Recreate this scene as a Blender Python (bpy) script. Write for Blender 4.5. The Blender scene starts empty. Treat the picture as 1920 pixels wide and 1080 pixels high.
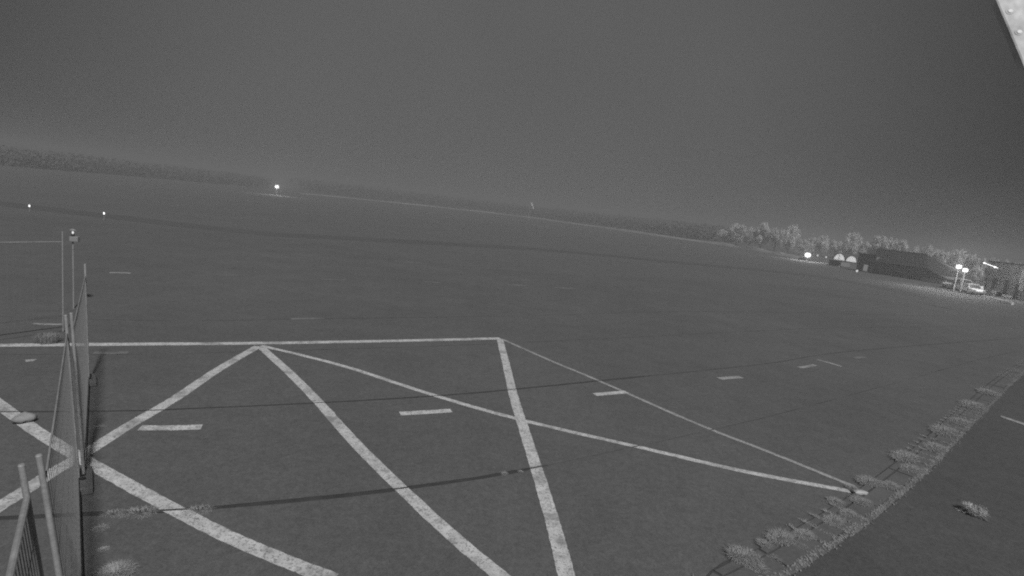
import bpy, bmesh, math, random
from mathutils import Vector, Matrix
random.seed(7)
scene = bpy.context.scene
C = scene.collection
R = math.radians

# ------------------------------------------------------------------ camera
CAM_H, FPX = 5.0, 1000.0                 # metres above the apron; focal length in 1920-wide pixels
ROLL = math.atan(0.112)
PITCH = math.atan((540 - 391) * math.cos(ROLL) / FPX)
cp, sp, cr, sr = math.cos(PITCH), math.sin(PITCH), math.cos(ROLL), math.sin(ROLL)
FWD = Vector((0, cp, -sp)); U0 = Vector((0, sp, cp))
RIGHT = cr * Vector((1, 0, 0)) + sr * U0
UP = -sr * Vector((1, 0, 0)) + cr * U0
cam_d = bpy.data.cameras.new('camera')
cam_d.sensor_width = 36; cam_d.lens = 36 * FPX / 1920
cam_d.clip_start = 0.05; cam_d.clip_end = 6000
cam = bpy.data.objects.new('camera', cam_d); C.objects.link(cam)
m = Matrix((RIGHT, UP, -FWD)).transposed().to_4x4(); m.translation = (0, 0, CAM_H)
cam.matrix_world = m
scene.camera = cam
scene.render.resolution_x, scene.render.resolution_y = 1024, 576

# ------------------------------------------------------------------ night sky, one soft key light, exposure
SUN_EL, SUN_AZ = 47.0, 30.0              # light travels away from the camera, 30 degrees to its left
w = bpy.data.worlds.new('World'); scene.world = w; w.use_nodes = True
nt = w.node_tree; N = nt.nodes; N.clear()
sky = N.new('ShaderNodeTexSky'); sky.sky_type = 'NISHITA'; sky.sun_disc = False
sky.sun_elevation = R(SUN_EL); sky.sun_rotation = R(180 - SUN_AZ)
bw = N.new('ShaderNodeRGBToBW'); nt.links.new(sky.outputs[0], bw.inputs[0])
mr = N.new('ShaderNodeMapRange'); mr.inputs['From Min'].default_value = 0; mr.inputs['From Max'].default_value = 12
mr.inputs['To Min'].default_value = 0.85; mr.inputs['To Max'].default_value = 1.12
nt.links.new(bw.outputs[0], mr.inputs['Value'])
tc = N.new('ShaderNodeTexCoord')
dot = N.new('ShaderNodeVectorMath'); dot.operation = 'DOT_PRODUCT'
gd = Vector((-0.07, 0.95, 0.20)).normalized(); dot.inputs[1].default_value = gd
nt.links.new(tc.outputs['Generated'], dot.inputs[0])
gl = N.new('ShaderNodeMapRange'); gl.interpolation_type = 'SMOOTHSTEP'  # lens vignetting put into the sky colour, brightest along the view
gl.inputs['From Min'].default_value = 0.54; gl.inputs['From Max'].default_value = 1.0
gl.inputs['To Min'].default_value = 0.020; gl.inputs['To Max'].default_value = 0.121
nt.links.new(dot.outputs['Value'], gl.inputs['Value'])
mu = N.new('ShaderNodeMath'); mu.operation = 'MULTIPLY'
nt.links.new(mr.outputs[0], mu.inputs[0]); nt.links.new(gl.outputs[0], mu.inputs[1])
bg = N.new('ShaderNodeBackground'); bg.inputs['Strength'].default_value = 1.0
cn = N.new('ShaderNodeTexNoise'); cn.inputs['Scale'].default_value = 2.2; cn.inputs['Detail'].default_value = 5
nt.links.new(tc.outputs['Generated'], cn.inputs['Vector'])
cm = N.new('ShaderNodeMapRange'); cm.inputs['From Min'].default_value = .3; cm.inputs['From Max'].default_value = .7
cm.inputs['To Min'].default_value = .95; cm.inputs['To Max'].default_value = 1.05; nt.links.new(cn.outputs['Fac'], cm.inputs['Value'])
mu2 = N.new('ShaderNodeMath'); mu2.operation = 'MULTIPLY'; nt.links.new(mu.outputs[0], mu2.inputs[0]); nt.links.new(cm.outputs[0], mu2.inputs[1])
nt.links.new(mu2.outputs[0], bg.inputs['Color'])
wo = N.new('ShaderNodeOutputWorld'); nt.links.new(bg.outputs[0], wo.inputs[0])

sun_d = bpy.data.lights.new('night_key', 'SUN'); sun_d.energy = 3.15; sun_d.angle = R(3.0)
sun_d.color = (1, 1, 1)
sun = bpy.data.objects.new('night_key', sun_d); C.objects.link(sun)
ldir = Vector((-math.sin(R(SUN_AZ)) * math.cos(R(SUN_EL)), math.cos(R(SUN_AZ)) * math.cos(R(SUN_EL)), -math.sin(R(SUN_EL))))
sun.rotation_euler = ldir.to_track_quat('-Z', 'Y').to_euler()
vs = scene.view_settings
vs.view_transform = 'Standard'; vs.look = 'None'; vs.exposure = 0; vs.gamma = 1; vs.use_curve_mapping = False
scene.cycles.max_bounces = 5; scene.cycles.volume_bounces = 0
scene.cycles.use_denoising = False
scene.cycles.sample_clamp_indirect = 0.15; scene.cycles.sample_clamp_direct = 2.5
scene.cycles.filter_width = 2.0

# ------------------------------------------------------------------ survey helpers (photo pixel -> place on the ground / on a facade)
def ray(x, y): return FWD + RIGHT * ((x - 960) / FPX) + UP * (-(y - 540) / FPX)
def G(x, y, z=0.0):
    d = ray(x, y); return Vector((0, 0, CAM_H)) + d * ((z - CAM_H) / d.z)
def AT(x, y, Y):
    d = ray(x, y); return Vector((0, 0, CAM_H)) + d * (Y / d.y)
def plane_fn(A, B):
    n = (B - A).cross(Vector((0, 0, 1)))
    def f(x, y):
        d = ray(x, y); o = Vector((0, 0, CAM_H))
        return o + d * ((A - o).dot(n) / d.dot(n))
    return f
def catmull(P, k=8):
    P = [Vector(p) for p in P]; out = []
    for i in range(len(P) - 1):
        a = P[i - 1] if i else 2 * P[0] - P[1]
        b, c = P[i], P[i + 1]
        d = P[i + 2] if i + 2 < len(P) else 2 * P[-1] - P[-2]
        for j in range(k):
            t = j / k
            out.append(.5 * (2 * b + (c - a) * t + (2 * a - 5 * b + 4 * c - d) * t * t + (3 * b - a - 3 * c + d) * t ** 3))
    out.append(P[-1]); return out
def resample(P, n):
    L = [0]
    for a, b in zip(P, P[1:]): L.append(L[-1] + (b - a).length)
    out = []; k = 0
    for i in range(n):
        s = L[-1] * i / (n - 1)
        while k < len(P) - 2 and L[k + 1] < s: k += 1
        t = (s - L[k]) / max(1e-9, L[k + 1] - L[k]); out.append(P[k].lerp(P[k + 1], min(1, max(0, t))))
    return out

# ------------------------------------------------------------------ mesh helpers
class MB:
    def __init__(s): s.v = []; s.f = []
    def add(s, vs_, fs):
        o = len(s.v); s.v += [tuple(v) for v in vs_]; s.f += [tuple(o + i for i in f) for f in fs]; return s
    def hexa(s, b, t):       # 4 bottom, 4 top points
        return s.add(list(b) + list(t), [(3, 2, 1, 0), (4, 5, 6, 7), (0, 1, 5, 4), (1, 2, 6, 5), (2, 3, 7, 6), (3, 0, 4, 7)])
    def box(s, c, sz, rz=0.0):
        c = Vector(c); x, y, z = (q / 2 for q in sz); m_ = Matrix.Rotation(rz, 3, 'Z')
        q = [c + m_ @ Vector(p) for p in ((-x, -y, -z), (x, -y, -z), (x, y, -z), (-x, y, -z), (-x, -y, z), (x, -y, z), (x, y, z), (-x, y, z))]
        return s.hexa(q[:4], q[4:])
    def tube(s, a, b, r, r2=None, n=8):
        a, b = Vector(a), Vector(b); r2 = r if r2 is None else r2
        d = (b - a).normalized(); u = d.orthogonal().normalized(); v = d.cross(u)
        vs_ = [a + (u * math.cos(2 * math.pi * i / n) + v * math.sin(2 * math.pi * i / n)) * r for i in range(n)]
        vs_ += [b + (u * math.cos(2 * math.pi * i / n) + v * math.sin(2 * math.pi * i / n)) * r2 for i in range(n)]
        return s.add(vs_, [(i, (i + 1) % n, n + (i + 1) % n, n + i) for i in range(n)] + [tuple(range(n))[::-1], tuple(range(n, 2 * n))])
    def ball(s, c, r, n=10, sq=(1, 1, 1)):
        c = Vector(c); vs_ = []; fs = []; h = n // 2
        for i in range(h + 1):
            th = math.pi * i / h
            for j in range(n):
                ph = 2 * math.pi * j / n
                vs_.append(c + Vector((math.sin(th) * math.cos(ph) * sq[0], math.sin(th) * math.sin(ph) * sq[1], math.cos(th) * sq[2])) * r)
        for i in range(h):
            for j in range(n): fs.append((i * n + j, (i + 1) * n + j, (i + 1) * n + (j + 1) % n, i * n + (j + 1) % n))
        return s.add(vs_, fs)
    def prism(s, poly, back):    # front polygon, back offset vector
        n = len(poly); back = Vector(back)
        vs_ = [Vector(p) for p in poly] + [Vector(p) + back for p in poly]
        return s.add(vs_, [tuple(range(n)), tuple(range(n, 2 * n))[::-1]] + [(i, n + i, n + (i + 1) % n, (i + 1) % n) for i in range(n)])
    def build(s, name, mat, parent=None, smooth=False, bevel=0, local=False):
        o0 = Vector((0, 0, 0)) if (parent is None or local) else parent['_o'] if False else Vector(ORG.get(parent.name, (0, 0, 0)))
        me = bpy.data.meshes.new(name)
        me.from_pydata([tuple(Vector(v) - o0) for v in s.v], [], s.f)
        bm = bmesh.new(); bm.from_mesh(me)
        bmesh.ops.recalc_face_normals(bm, faces=bm.faces); 
        if max(v.co.z for v in bm.verts) - min(v.co.z for v in bm.verts) < 1e-5:      # a level sheet faces up
            bmesh.ops.reverse_faces(bm, faces=[f_ for f_ in bm.faces if f_.normal.z < 0])
        bm.to_mesh(me); bm.free()
        if smooth:
            for p in me.polygons: p.use_smooth = True
        me.materials.append(mat)
        o = bpy.data.objects.new(name, me); C.objects.link(o)
        if parent is not None:
            o.parent = parent; ORG[o.name] = o0
        if bevel:
            md = o.modifiers.new('edge', 'BEVEL'); md.width = bevel; md.segments = 2; md.limit_method = 'ANGLE'
        return o
ORG = {}
def tag(o, label=None, cat=None, group=None, kind=None):
    if label: o['label'] = label
    if cat: o['category'] = cat
    if group: o['group'] = group
    if kind: o['kind'] = kind
    return o
def thing(name, loc, label, cat, group=None):
    o = bpy.data.objects.new(name, None); C.objects.link(o); o.location = loc; o.empty_display_size = .2
    ORG[o.name] = tuple(loc); return tag(o, label, cat, group)
def copy_tree(o, parent=None):
    c = o.copy(); C.objects.link(c); c.parent = parent
    for ch in o.children: copy_tree(ch, c)
    return c
def sheet(name, poly, z, mat, parent=None):
    return MB().add([(p[0], p[1], z) for p in poly], [tuple(range(len(poly)))]).build(name, mat, parent)
def ribbon(name, P, half, z, mat, parent=None):
    mb = MB(); n = len(P); vs_ = []
    for i, p in enumerate(P):
        d = (P[min(n - 1, i + 1)] - P[max(0, i - 1)]); d.z = 0; d.normalize(); s_ = Vector((-d.y, d.x, 0))
        h = half(i) if callable(half) else half
        vs_ += [(p.x + s_.x * h, p.y + s_.y * h, z), (p.x - s_.x * h, p.y - s_.y * h, z)]
    mb.add(vs_, [(2 * i, 2 * i + 1, 2 * i + 3, 2 * i + 2) for i in range(n - 1)])
    return mb.build(name, mat, parent)

# ------------------------------------------------------------------ materials (grey: an infrared night camera sees no colour)
def mat_base(name, rough=.8, spec=.3):
    m_ = bpy.data.materials.new(name); m_.use_nodes = True
    b = m_.node_tree.nodes['Principled BSDF']; b.inputs['Roughness'].default_value = rough
    b.inputs['Specular IOR Level'].default_value = spec
    return m_, m_.node_tree, b
def noise(nt_, scale, detail=4, rough=.6, dist=0):
    n = nt_.nodes.new('ShaderNodeTexNoise'); n.inputs['Scale'].default_value = scale; n.inputs['Detail'].default_value = detail
    n.inputs['Roughness'].default_value = rough; n.inputs['Distortion'].default_value = dist
    g_ = nt_.nodes.new('ShaderNodeNewGeometry'); nt_.links.new(g_.outputs['Position'], n.inputs['Vector']); return n.outputs['Fac']
def rng(nt_, src, a, b, c, d, smooth=False):
    r = nt_.nodes.new('ShaderNodeMapRange')
    if smooth: r.interpolation_type = 'SMOOTHSTEP'
    for k, v in zip(('From Min', 'From Max', 'To Min', 'To Max'), (a, b, c, d)): r.inputs[k].default_value = v
    nt_.links.new(src, r.inputs['Value']); return r.outputs[0]
def mul(nt_, a, b, op='MULTIPLY'):
    q = nt_.nodes.new('ShaderNodeMath'); q.operation = op
    for i, s_ in enumerate((a, b)):
        if isinstance(s_, (int, float)): q.inputs[i].default_value = s_
        else: nt_.links.new(s_, q.inputs[i])
    return q.outputs[0]
def rough_mat(name, val, layers, rough=.85, bump=None, spec=.2):
    """grey value times several noise layers (scale, lo, hi, detail)"""
    m_, t, b = mat_base(name, rough, spec); cur = None
    for (sc, lo, hi, de) in layers:
        f = rng(t, noise(t, sc, de), .3, .7, lo, hi)
        cur = f if cur is None else mul(t, cur, f)
    cur = mul(t, cur, val)
    t.links.new(cur, b.inputs['Base Color'])
    if bump:
        bp = t.nodes.new('ShaderNodeBump'); bp.inputs['Strength'].default_value = bump[1]; bp.inputs['Distance'].default_value = bump[2]
        t.links.new(noise(t, bump[0], 3), bp.inputs['Height']); t.links.new(bp.outputs[0], b.inputs['Normal'])
    return m_
def flat(name, v, rough=.7, spec=.3, metal=0):
    return rough_mat(name, v, [(6, .88, 1.1, 3)], rough, None, spec)
def paint_mat(name, val, under, wear, fine=30):
    m_, t, b = mat_base(name, .8, .2)
    w1 = rng(t, noise(t, 1.3, 4, .7), wear - .10, wear + .10, 0, 1, True)      # broad worn stretches
    w2 = rng(t, noise(t, fine, 3, .7), .38, .47, 0, 1, True)                   # pits
    w3 = rng(t, noise(t, 9, 5, .75, .6), .34, .5, .45, 1, True)
    tone = mul(t, rng(t, noise(t, 4, 4), .3, .7, .78, 1.08), val)
    k = mul(t, mul(t, rng(t, w1, 0, 1, .34, 1), rng(t, w2, 0, 1, .25, 1)), w3)
    mx = t.nodes.new('ShaderNodeMix'); mx.data_type = 'FLOAT'
    t.links.new(k, mx.inputs[0]); mx.inputs[2].default_value = under; t.links.new(tone, mx.inputs[3])
    t.links.new(mx.outputs[0], b.inputs['Base Color']); return m_
def emit(name, s):
    m_ = bpy.data.materials.new(name); m_.use_nodes = True; t = m_.node_tree; t.nodes.clear()
    e = t.nodes.new('ShaderNodeEmission'); e.inputs['Strength'].default_value = s
    o = t.nodes.new('ShaderNodeOutputMaterial'); t.links.new(e.outputs[0], o.inputs[0]); m_.cycles.emission_sampling = 'NONE'; return m_
def leaf_mat(name, val, lo=.7, hi=1.3):
    m_, t, b = mat_base(name, .7, .2)
    i_ = t.nodes.new('ShaderNodeNewGeometry')
    f = rng(t, i_.outputs['Random Per Island'], 0, 1, lo, hi)
    col = mul(t, f, val); t.links.new(col, b.inputs['Base Color'])
    tr = t.nodes.new('ShaderNodeBsdfTranslucent'); t.links.new(col, tr.inputs['Color'])
    mx = t.nodes.new('ShaderNodeMixShader'); mx.inputs[0].default_value = .2
    t.links.new(b.outputs[0], mx.inputs[1]); t.links.new(tr.outputs[0], mx.inputs[2])
    t.links.new(mx.outputs[0], t.nodes['Material Output'].inputs['Surface'])
    return m_

AS = [(0.1, .90, 1.08, 3), (.45, .93, 1.06, 5), (1.7, .93, 1.07, 4), (8, .88, 1.12, 3), (38, .80, 1.2, 2), (160, .72, 1.28, 2)]
M = {}
M['asphalt'] = rough_mat('asphalt', .120, AS, .9, (70, .2, .006))
M['asphalt_falloff'] = rough_mat('asphalt_falloff', .090, AS, .9, (70, .2, .006))  # darker grey stands in for light falling off to the side
M['asphalt_out'] = rough_mat('asphalt_outside', .086, AS, .9, (70, .2, .006))
M['soil'] = rough_mat('joint_soil', .075, [(4, .7, 1.25, 4), (40, .8, 1.2, 3)], .95)
M['tar'] = rough_mat('tar', .060, [(3, .8, 1.2, 4), (40, .85, 1.15, 2)], .7)
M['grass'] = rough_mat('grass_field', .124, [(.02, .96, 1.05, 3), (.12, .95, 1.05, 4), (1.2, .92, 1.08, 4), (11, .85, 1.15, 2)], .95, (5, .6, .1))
M['taxi'] = rough_mat('taxiway', .102, [(.05, .92, 1.06, 3), (2, .94, 1.06, 3)], .9)
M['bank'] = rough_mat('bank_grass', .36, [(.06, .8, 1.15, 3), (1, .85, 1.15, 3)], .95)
M['paint'] = paint_mat('road_paint', .64, .15, .41)
M['paint_b'] = paint_mat('road_paint_dull', .42, .12, .42)
M['paint_faint'] = paint_mat('road_paint_faint', .22, .10, .46)
M['paint_worn'] = paint_mat('road_paint_worn', .26, .085, .58, 40)
M['concrete'] = rough_mat('concrete', .125, [(.9, .85, 1.12, 4), (12, .88, 1.12, 4), (90, .85, 1.15, 2)], .9, (60, .4, .01))
M['block'] = rough_mat('foot_block', .15, [(5, .85, 1.12, 4), (60, .88, 1.12, 2)], .9)
M['steel'] = rough_mat('galvanised_steel', .29, [(6, .8, 1.15, 4), (40, .85, 1.15, 3)], .55, None, .5)
M['wire'] = flat('galvanised_wire', .24, .6)
M['cable'] = flat('black_rubber', .03, .6)
M['weed'] = leaf_mat('dry_grass', .37)
M['weed_d'] = leaf_mat('low_weeds', .38)
M['weed_pale'] = leaf_mat('bleached_weed', .62)
M['weed_dim'] = leaf_mat('dim_weeds', .30)
M['tree'] = leaf_mat('tree_leaf', .74, .6, 1.4)
M['tree_l'] = leaf_mat('tree_leaf_pale', .88, .6, 1.4)
M['wood_far'] = leaf_mat('far_wood_leaf', .15, .92, 1.08)
M['bark'] = flat('bark', .12, .9)
M['roof'] = rough_mat('sheet_roof', .05, [(.3, .92, 1.08, 3), (4, .95, 1.05, 3)], .8)
M['hwall'] = rough_mat('hangar_wall', .22, [(.4, .9, 1.1, 3), (5, .94, 1.06, 3)], .85)
M['hdoor'] = rough_mat('hangar_door', .27, [(.8, .9, 1.1, 3)], .8)
M['bwall'] = rough_mat('render_wall', .15, [(.3, .9, 1.1, 3), (3, .95, 1.05, 3)], .9)
M['dark'] = flat('dark_opening', .05, .4)
M['glass'] = flat('dark_glass', .04, .15, .6)
M['white'] = flat('white_paint', .75, .35, .5)
M['pale'] = flat('pale_paint', .45, .5)
M['tyre'] = flat('tyre_rubber', .03, .9)
M['plate'] = rough_mat('eave_sheet', .82, [(7, .74, 1.14, 5), (28, .86, 1.1, 4)], .6, (10, .5, .02))
M['bright'] = flat('bright_zinc', .92, .4)
M['shelter'] = flat('shelter_skin', .07, .8)
M['lamp'] = emit('lamp_glow', 4)
M['lamp_small'] = emit('small_lamp_glow', 3)
M['lit'] = emit('white_glow', .95)
M['lit_dim'] = emit('lit_window', .22)
M['sack'] = rough_mat('sack_cloth', .30, [(6, .8, 1.15, 4), (50, .85, 1.12, 3)], .9)

# ================================================================== THE SETTING
tag(sheet('grass_field', [(-2500, -40), (2500, -40), (2500, 3500), (-2500, 3500)], 0.0, M['grass']), 'pale night grass field reaching to the horizon', 'field', kind='structure')

def px(P, z=0): return [G(x, y, z) for x, y in P]
J2 = catmull([Vector((-16, 4.6, 0)), Vector((-9.5, 6.0, 0))] + px([(190, 963), (390, 953), (560, 938), (750, 917), (960, 886), (1220, 832), (1440, 782)]) + [Vector((14.5, 19.6, 0)), Vector((30, 31, 0)), Vector((47, 41, 0))])
J1 = catmull([Vector((-26, 6.6, 0)), Vector((-14, 8.6, 0))] + px([(165, 772), (400, 765), (600, 756), (820, 743), (940, 733), (1130, 714), (1440, 682), (1640, 655)]) + [Vector((49, 45, 0))])
J0 = catmull([Vector((-40, 7.5, 0)), Vector((-20, 10.2, 0))] + px([(165, 665), (500, 659), (800, 650), (1100, 637), (1400, 622), (1600, 615)]) + [Vector((51, 49, 0))])
Jm = catmull([Vector((-55, 10, 0)), Vector((-28, 12.6, 0))] + px([(160, 599), (600, 598), (1000, 592), (1400, 585)]) + [Vector((53, 53, 0))])
EDGE = catmull([Vector((-130, 30, 0)), Vector((-60, 42, 0))] + px([(0, 396), (300, 426), (600, 456), (900, 503), (1280, 524), (1600, 545), (1800, 583)]) + [Vector((55, 56, 0))])
NEAR = [Vector((-16, -2, 0)), Vector((4, 0, 0)), Vector((13, 8.5, 0)), Vector((46, 38, 0))]
NS = 90
rows = [resample(r_, NS) for r_ in (NEAR, J2, J1, J0, Jm, EDGE)]
apron = MB()
apron.add([(p.x, p.y, .005) for p in resample(NEAR, NS)] + [(p.x, p.y, .005) for p in resample(EDGE, NS)],
          [(i, i + 1, NS + i + 1, NS + i) for i in range(NS - 1)])
apron = tag(apron.build('apron', M['tar']), 'wide grey asphalt apron with pale painted parking lines', 'apron', kind='structure')
GAP = .07
for k in range(5):
    a, b = rows[k], rows[k + 1]
    mb = MB(); vs_ = []
    g0 = 0 if k == 0 else (GAP if k < 3 else GAP * .22); g1 = 0 if k == 4 else (GAP if k < 2 else GAP * .22)
    for p, q in zip(a, b):
        d = (q - p).normalized()
        thin = lambda kk, x_: 1 if kk not in (1, 2) else (1 if x_ < (.5, 5)[kk - 1] else (.12, .35)[kk - 1])   # tight, weed-free stretch of the joint
        p2, q2 = p + d * g0 * thin(k, p.x), q - d * g1 * thin(k + 1, q.x)
        for t in range(5): s_ = p2.lerp(q2, t / 4); vs_.append((s_.x + random.uniform(-.008, .008), s_.y + random.uniform(-.012, .012), .011))
    mb.add(vs_, [(5 * i + t, 5 * i + 5 + t, 5 * i + 6 + t, 5 * i + 1 + t) for i in range(NS - 1) for t in range(4)])
    mb.build('asphalt_lane', M['asphalt'], apron)

# drain channel between the apron and the darker pavement
DL = catmull([Vector((1.2, 4.4, 0))] + px([(1325, 1080), (1425, 1028), (1580, 938), (1700, 850), (1800, 765), (1905, 685)]) + [Vector((44, 41, 0))])
DL = resample(DL, 140)
def off(P, d):
    out = []
    for i, p in enumerate(P):
        t = (P[min(len(P) - 1, i + 1)] - P[max(0, i - 1)]).normalized(); out.append(p + Vector((t.y, -t.x, 0)) * d)
    return out
pav_edge = resample(off(DL, .62), 70)
pv = MB(); farp = resample([Vector((4, 0, 0)), Vector((30, 8, 0)), Vector((62, 36, 0))], 70)
pv.add([(p.x, p.y, .015) for p in pav_edge] + [(p.x, p.y, .015) for p in farp], [(i, i + 1, 71 + i, 70 + i) for i in range(69)])
tag(pv.build('pavement', M['asphalt_falloff']), 'plain asphalt pavement beyond the drain channel, darkened for light falloff', 'pavement', kind='structure')
ch = tag(ribbon('drain_channel', off(DL, .32), .32, .02, M['soil']), 'weedy concrete drain channel between the two pavements', 'drain channel', kind='structure')
def stones(o0, o1, length, z1, name):
    A, B = off(DL, o0), off(DL, o1); acc = 0; i0 = 0
    for i in range(1, len(DL)):
        acc += (DL[i] - DL[i - 1]).length
        if acc >= length or i == len(DL) - 1:
            t = .05; a, b = A[i0].lerp(A[i], t / 2), A[i0].lerp(A[i], 1 - t / 2); c, d = B[i0].lerp(B[i], 1 - t / 2), B[i0].lerp(B[i], t / 2)
            dz = random.uniform(-.006, .006)
            bt = [(p.x, p.y, .012) for p in (a, b, c, d)]; tp = [(p.x, p.y, z1 + dz) for p in (a, b, c, d)]
            MB().hexa(bt, tp).build(name, M['concrete'], ch); acc = 0; i0 = i
stones(.03, .15, 1.0, .034, 'kerb_stone'); stones(.19, .50, 1.0, .03, 'gutter_slab')
ribbon('edge_line', resample(off(DL, .57), 420), lambda i: .06 + random.uniform(-.02, .02), .026, M['paint_worn'], ch)

# taxiway and far bank
tag(ribbon('taxiway', catmull([Vector((-140, 52, 0)), Vector((-60, 52, 0))] + px([(430, 431), (640, 446), (1000, 467), (1280, 493), (1500, 514), (1640, 537), (1760, 562)])), lambda i: 2.2, .006, M['taxi']), 'narrow dark taxiway crossing the pale grass', 'taxiway', kind='structure')
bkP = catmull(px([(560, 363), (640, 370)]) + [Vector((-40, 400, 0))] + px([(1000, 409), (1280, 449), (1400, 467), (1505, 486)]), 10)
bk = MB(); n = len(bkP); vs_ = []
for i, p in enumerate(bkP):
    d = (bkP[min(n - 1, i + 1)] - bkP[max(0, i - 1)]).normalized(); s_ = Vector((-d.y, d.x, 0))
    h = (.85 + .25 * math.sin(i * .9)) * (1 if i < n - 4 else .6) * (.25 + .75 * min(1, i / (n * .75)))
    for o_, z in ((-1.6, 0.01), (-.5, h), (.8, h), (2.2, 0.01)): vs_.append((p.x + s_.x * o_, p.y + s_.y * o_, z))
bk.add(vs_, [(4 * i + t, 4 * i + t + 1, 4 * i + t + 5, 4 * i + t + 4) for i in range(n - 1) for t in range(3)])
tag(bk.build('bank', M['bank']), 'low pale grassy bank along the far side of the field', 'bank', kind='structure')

# painted lines on the apron, broken where they cross an open joint
def crossings(a, b):
    out = []
    for J in (J1, J2):
        for p, q in zip(J, J[1:]):
            r_ = b - a; s_ = q - p; den = r_.x * s_.y - r_.y * s_.x
            if abs(den) < 1e-9: continue
            t = ((p.x - a.x) * s_.y - (p.y - a.y) * s_.x) / den; u = ((p.x - a.x) * r_.y - (p.y - a.y) * r_.x) / den
            if 0 <= t <= 1 and 0 <= u <= 1: out.append((t, (s_).normalized()))
    return out
def painted(P, half, mat, name='painted_line', z=.0155):
    P = catmull(px(P), 14); pieces = [[]]; cuts = []
    last = None
    for a, b in zip(P, P[1:]):
        pieces[-1].append(a)
        for t, sd in sorted(crossings(a, b), key=lambda c_: c_[0]):
            d = (b - a).normalized(); e = .022 / max(.3, abs(d.x * sd.y - d.y * sd.x)); x = a.lerp(b, t)
            if last is not None and (x - last).length < .3: continue
            last = x
            pieces[-1].append((x - d * e, sd)); pieces.append([(x + d * e, sd)])
    pieces[-1].append(P[-1])
    mb = MB()
    for pc in pieces:
        for e_, rev in ((0, 1), (-1, -1)):                         # no path point inside a mitred end
            if pc and not isinstance(pc[e_], Vector):
                while len(pc) > 2 and isinstance(pc[rev if e_ == 0 else -2], Vector) and (pc[rev if e_ == 0 else -2] - pc[e_][0]).length < half * 2.2:
                    pc.pop(1 if e_ == 0 else -2)
        pts = [p if isinstance(p, Vector) else p[0] for p in pc]; n_ = len(pts)
        if n_ < 2: continue
        vs2 = []
        for i, p in enumerate(pts):
            d = (pts[min(n_ - 1, i + 1)] - pts[max(0, i - 1)]).normalized(); s_ = Vector((-d.y, d.x, 0))
            if not isinstance(pc[i], Vector):                      # mitre the end along the joint
                sd = pc[i][1]; k = 1 / max(.3, abs(s_.dot(sd))); s_ = sd * (k if s_.dot(sd) > 0 else -k)
            j1, j2 = (random.uniform(-.007, .007) for _ in '12')
            vs2 += [(p.x + s_.x * (half + j1), p.y + s_.y * (half + j1), z), (p.x - s_.x * (half + j2), p.y - s_.y * (half + j2), z)]
        mb.add(vs2, [(2 * i, 2 * i + 1, 2 * i + 3, 2 * i + 2) for i in range(n_ - 1)])
    return mb.build(name, mat, apron)
painted([(-60, 648), (0, 648), (240, 646), (484, 644), (720, 640), (938, 635)], .15, M['paint'], z=0.0125)
painted([(484, 650), (410, 693), (330, 747), (240, 800), (155, 854), (100, 886), (45, 922), (-40, 975)], .125, M['paint'], z=0.0134)
painted([(-40, 730), (0, 760), (50, 797), (105, 833), (155, 862), (240, 910), (320, 953), (420, 1004), (520, 1047), (625, 1088)], .115, M['paint'], z=0.0143)
painted([(490, 652), (545, 702), (598, 756), (670, 836), (750, 915), (850, 1008), (960, 1100)], .12, M['paint'], z=0.0152)
painted([(490, 649), (570, 668), (660, 692), (820, 744), (980, 789), (1200, 840), (1400, 886), (1592, 922)], .085, M['paint'], z=0.0161)
painted([(937, 636), (948, 680), (962, 740), (985, 815), (1012, 900), (1040, 995), (1064, 1090)], .125, M['paint'], z=0.0170)
painted([(942, 637), (1030, 676), (1130, 718), (1300, 793), (1450, 852), (1602, 914)], .07, M['paint_b'], z=0.0179)
for P, h_, mt in [([(262, 804), (320, 804), (378, 802)], .12, 'paint'), ([(750, 777), (800, 774), (846, 771)], .11, 'paint'), ([(1115, 741), (1150, 738), (1175, 736)], .11, 'paint'),
                  ([(1348, 711), (1370, 709), (1390, 708)], .12, 'paint_b'), ([(1498, 690), (1514, 688), (1528, 685)], .10, 'paint_b'), ([(1532, 675), (1555, 681), (1578, 688)], .10, 'paint_b'),
                  ([(1600, 673), (1612, 671), (1622, 670)], .12, 'paint_faint'), ([(175, 663), (210, 663), (240, 662)], .12, 'paint_faint'), ([(545, 599), (580, 598), (608, 598)], .14, 'paint_faint'),
                  ([(205, 512), (225, 512), (245, 513)], .13, 'paint_b'), ([(412, 517), (435, 517), (455, 518)], .12, 'paint_faint'), ([(600, 524), (625, 525), (652, 526)], .13, 'paint_faint'),
                  ([(793, 529), (810, 530), (826, 531)], .15, 'paint_faint'), ([(740, 490), (765, 492), (790, 494)], .2, 'paint_faint'), ([(950, 534), (968, 535), (988, 536)], .24, 'paint_faint'),
                  ([(1040, 540), (1060, 541), (1080, 542)], .24, 'paint_faint'), ([(60, 608), (95, 609), (120, 609)], .10, 'paint_b'), ([(48, 678), (58, 677), (66, 677)], .10, 'paint_b')]:
    painted(P, h_, M[mt], 'dash_marking', .0195)
MB().add([(p.x, p.y, .026) for p in px([(1875, 783), (1921, 799), (1921, 795), (1876, 780)])], [(0, 1, 2, 3)]).build('dash_marking', M['paint_b'], apron)

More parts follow.
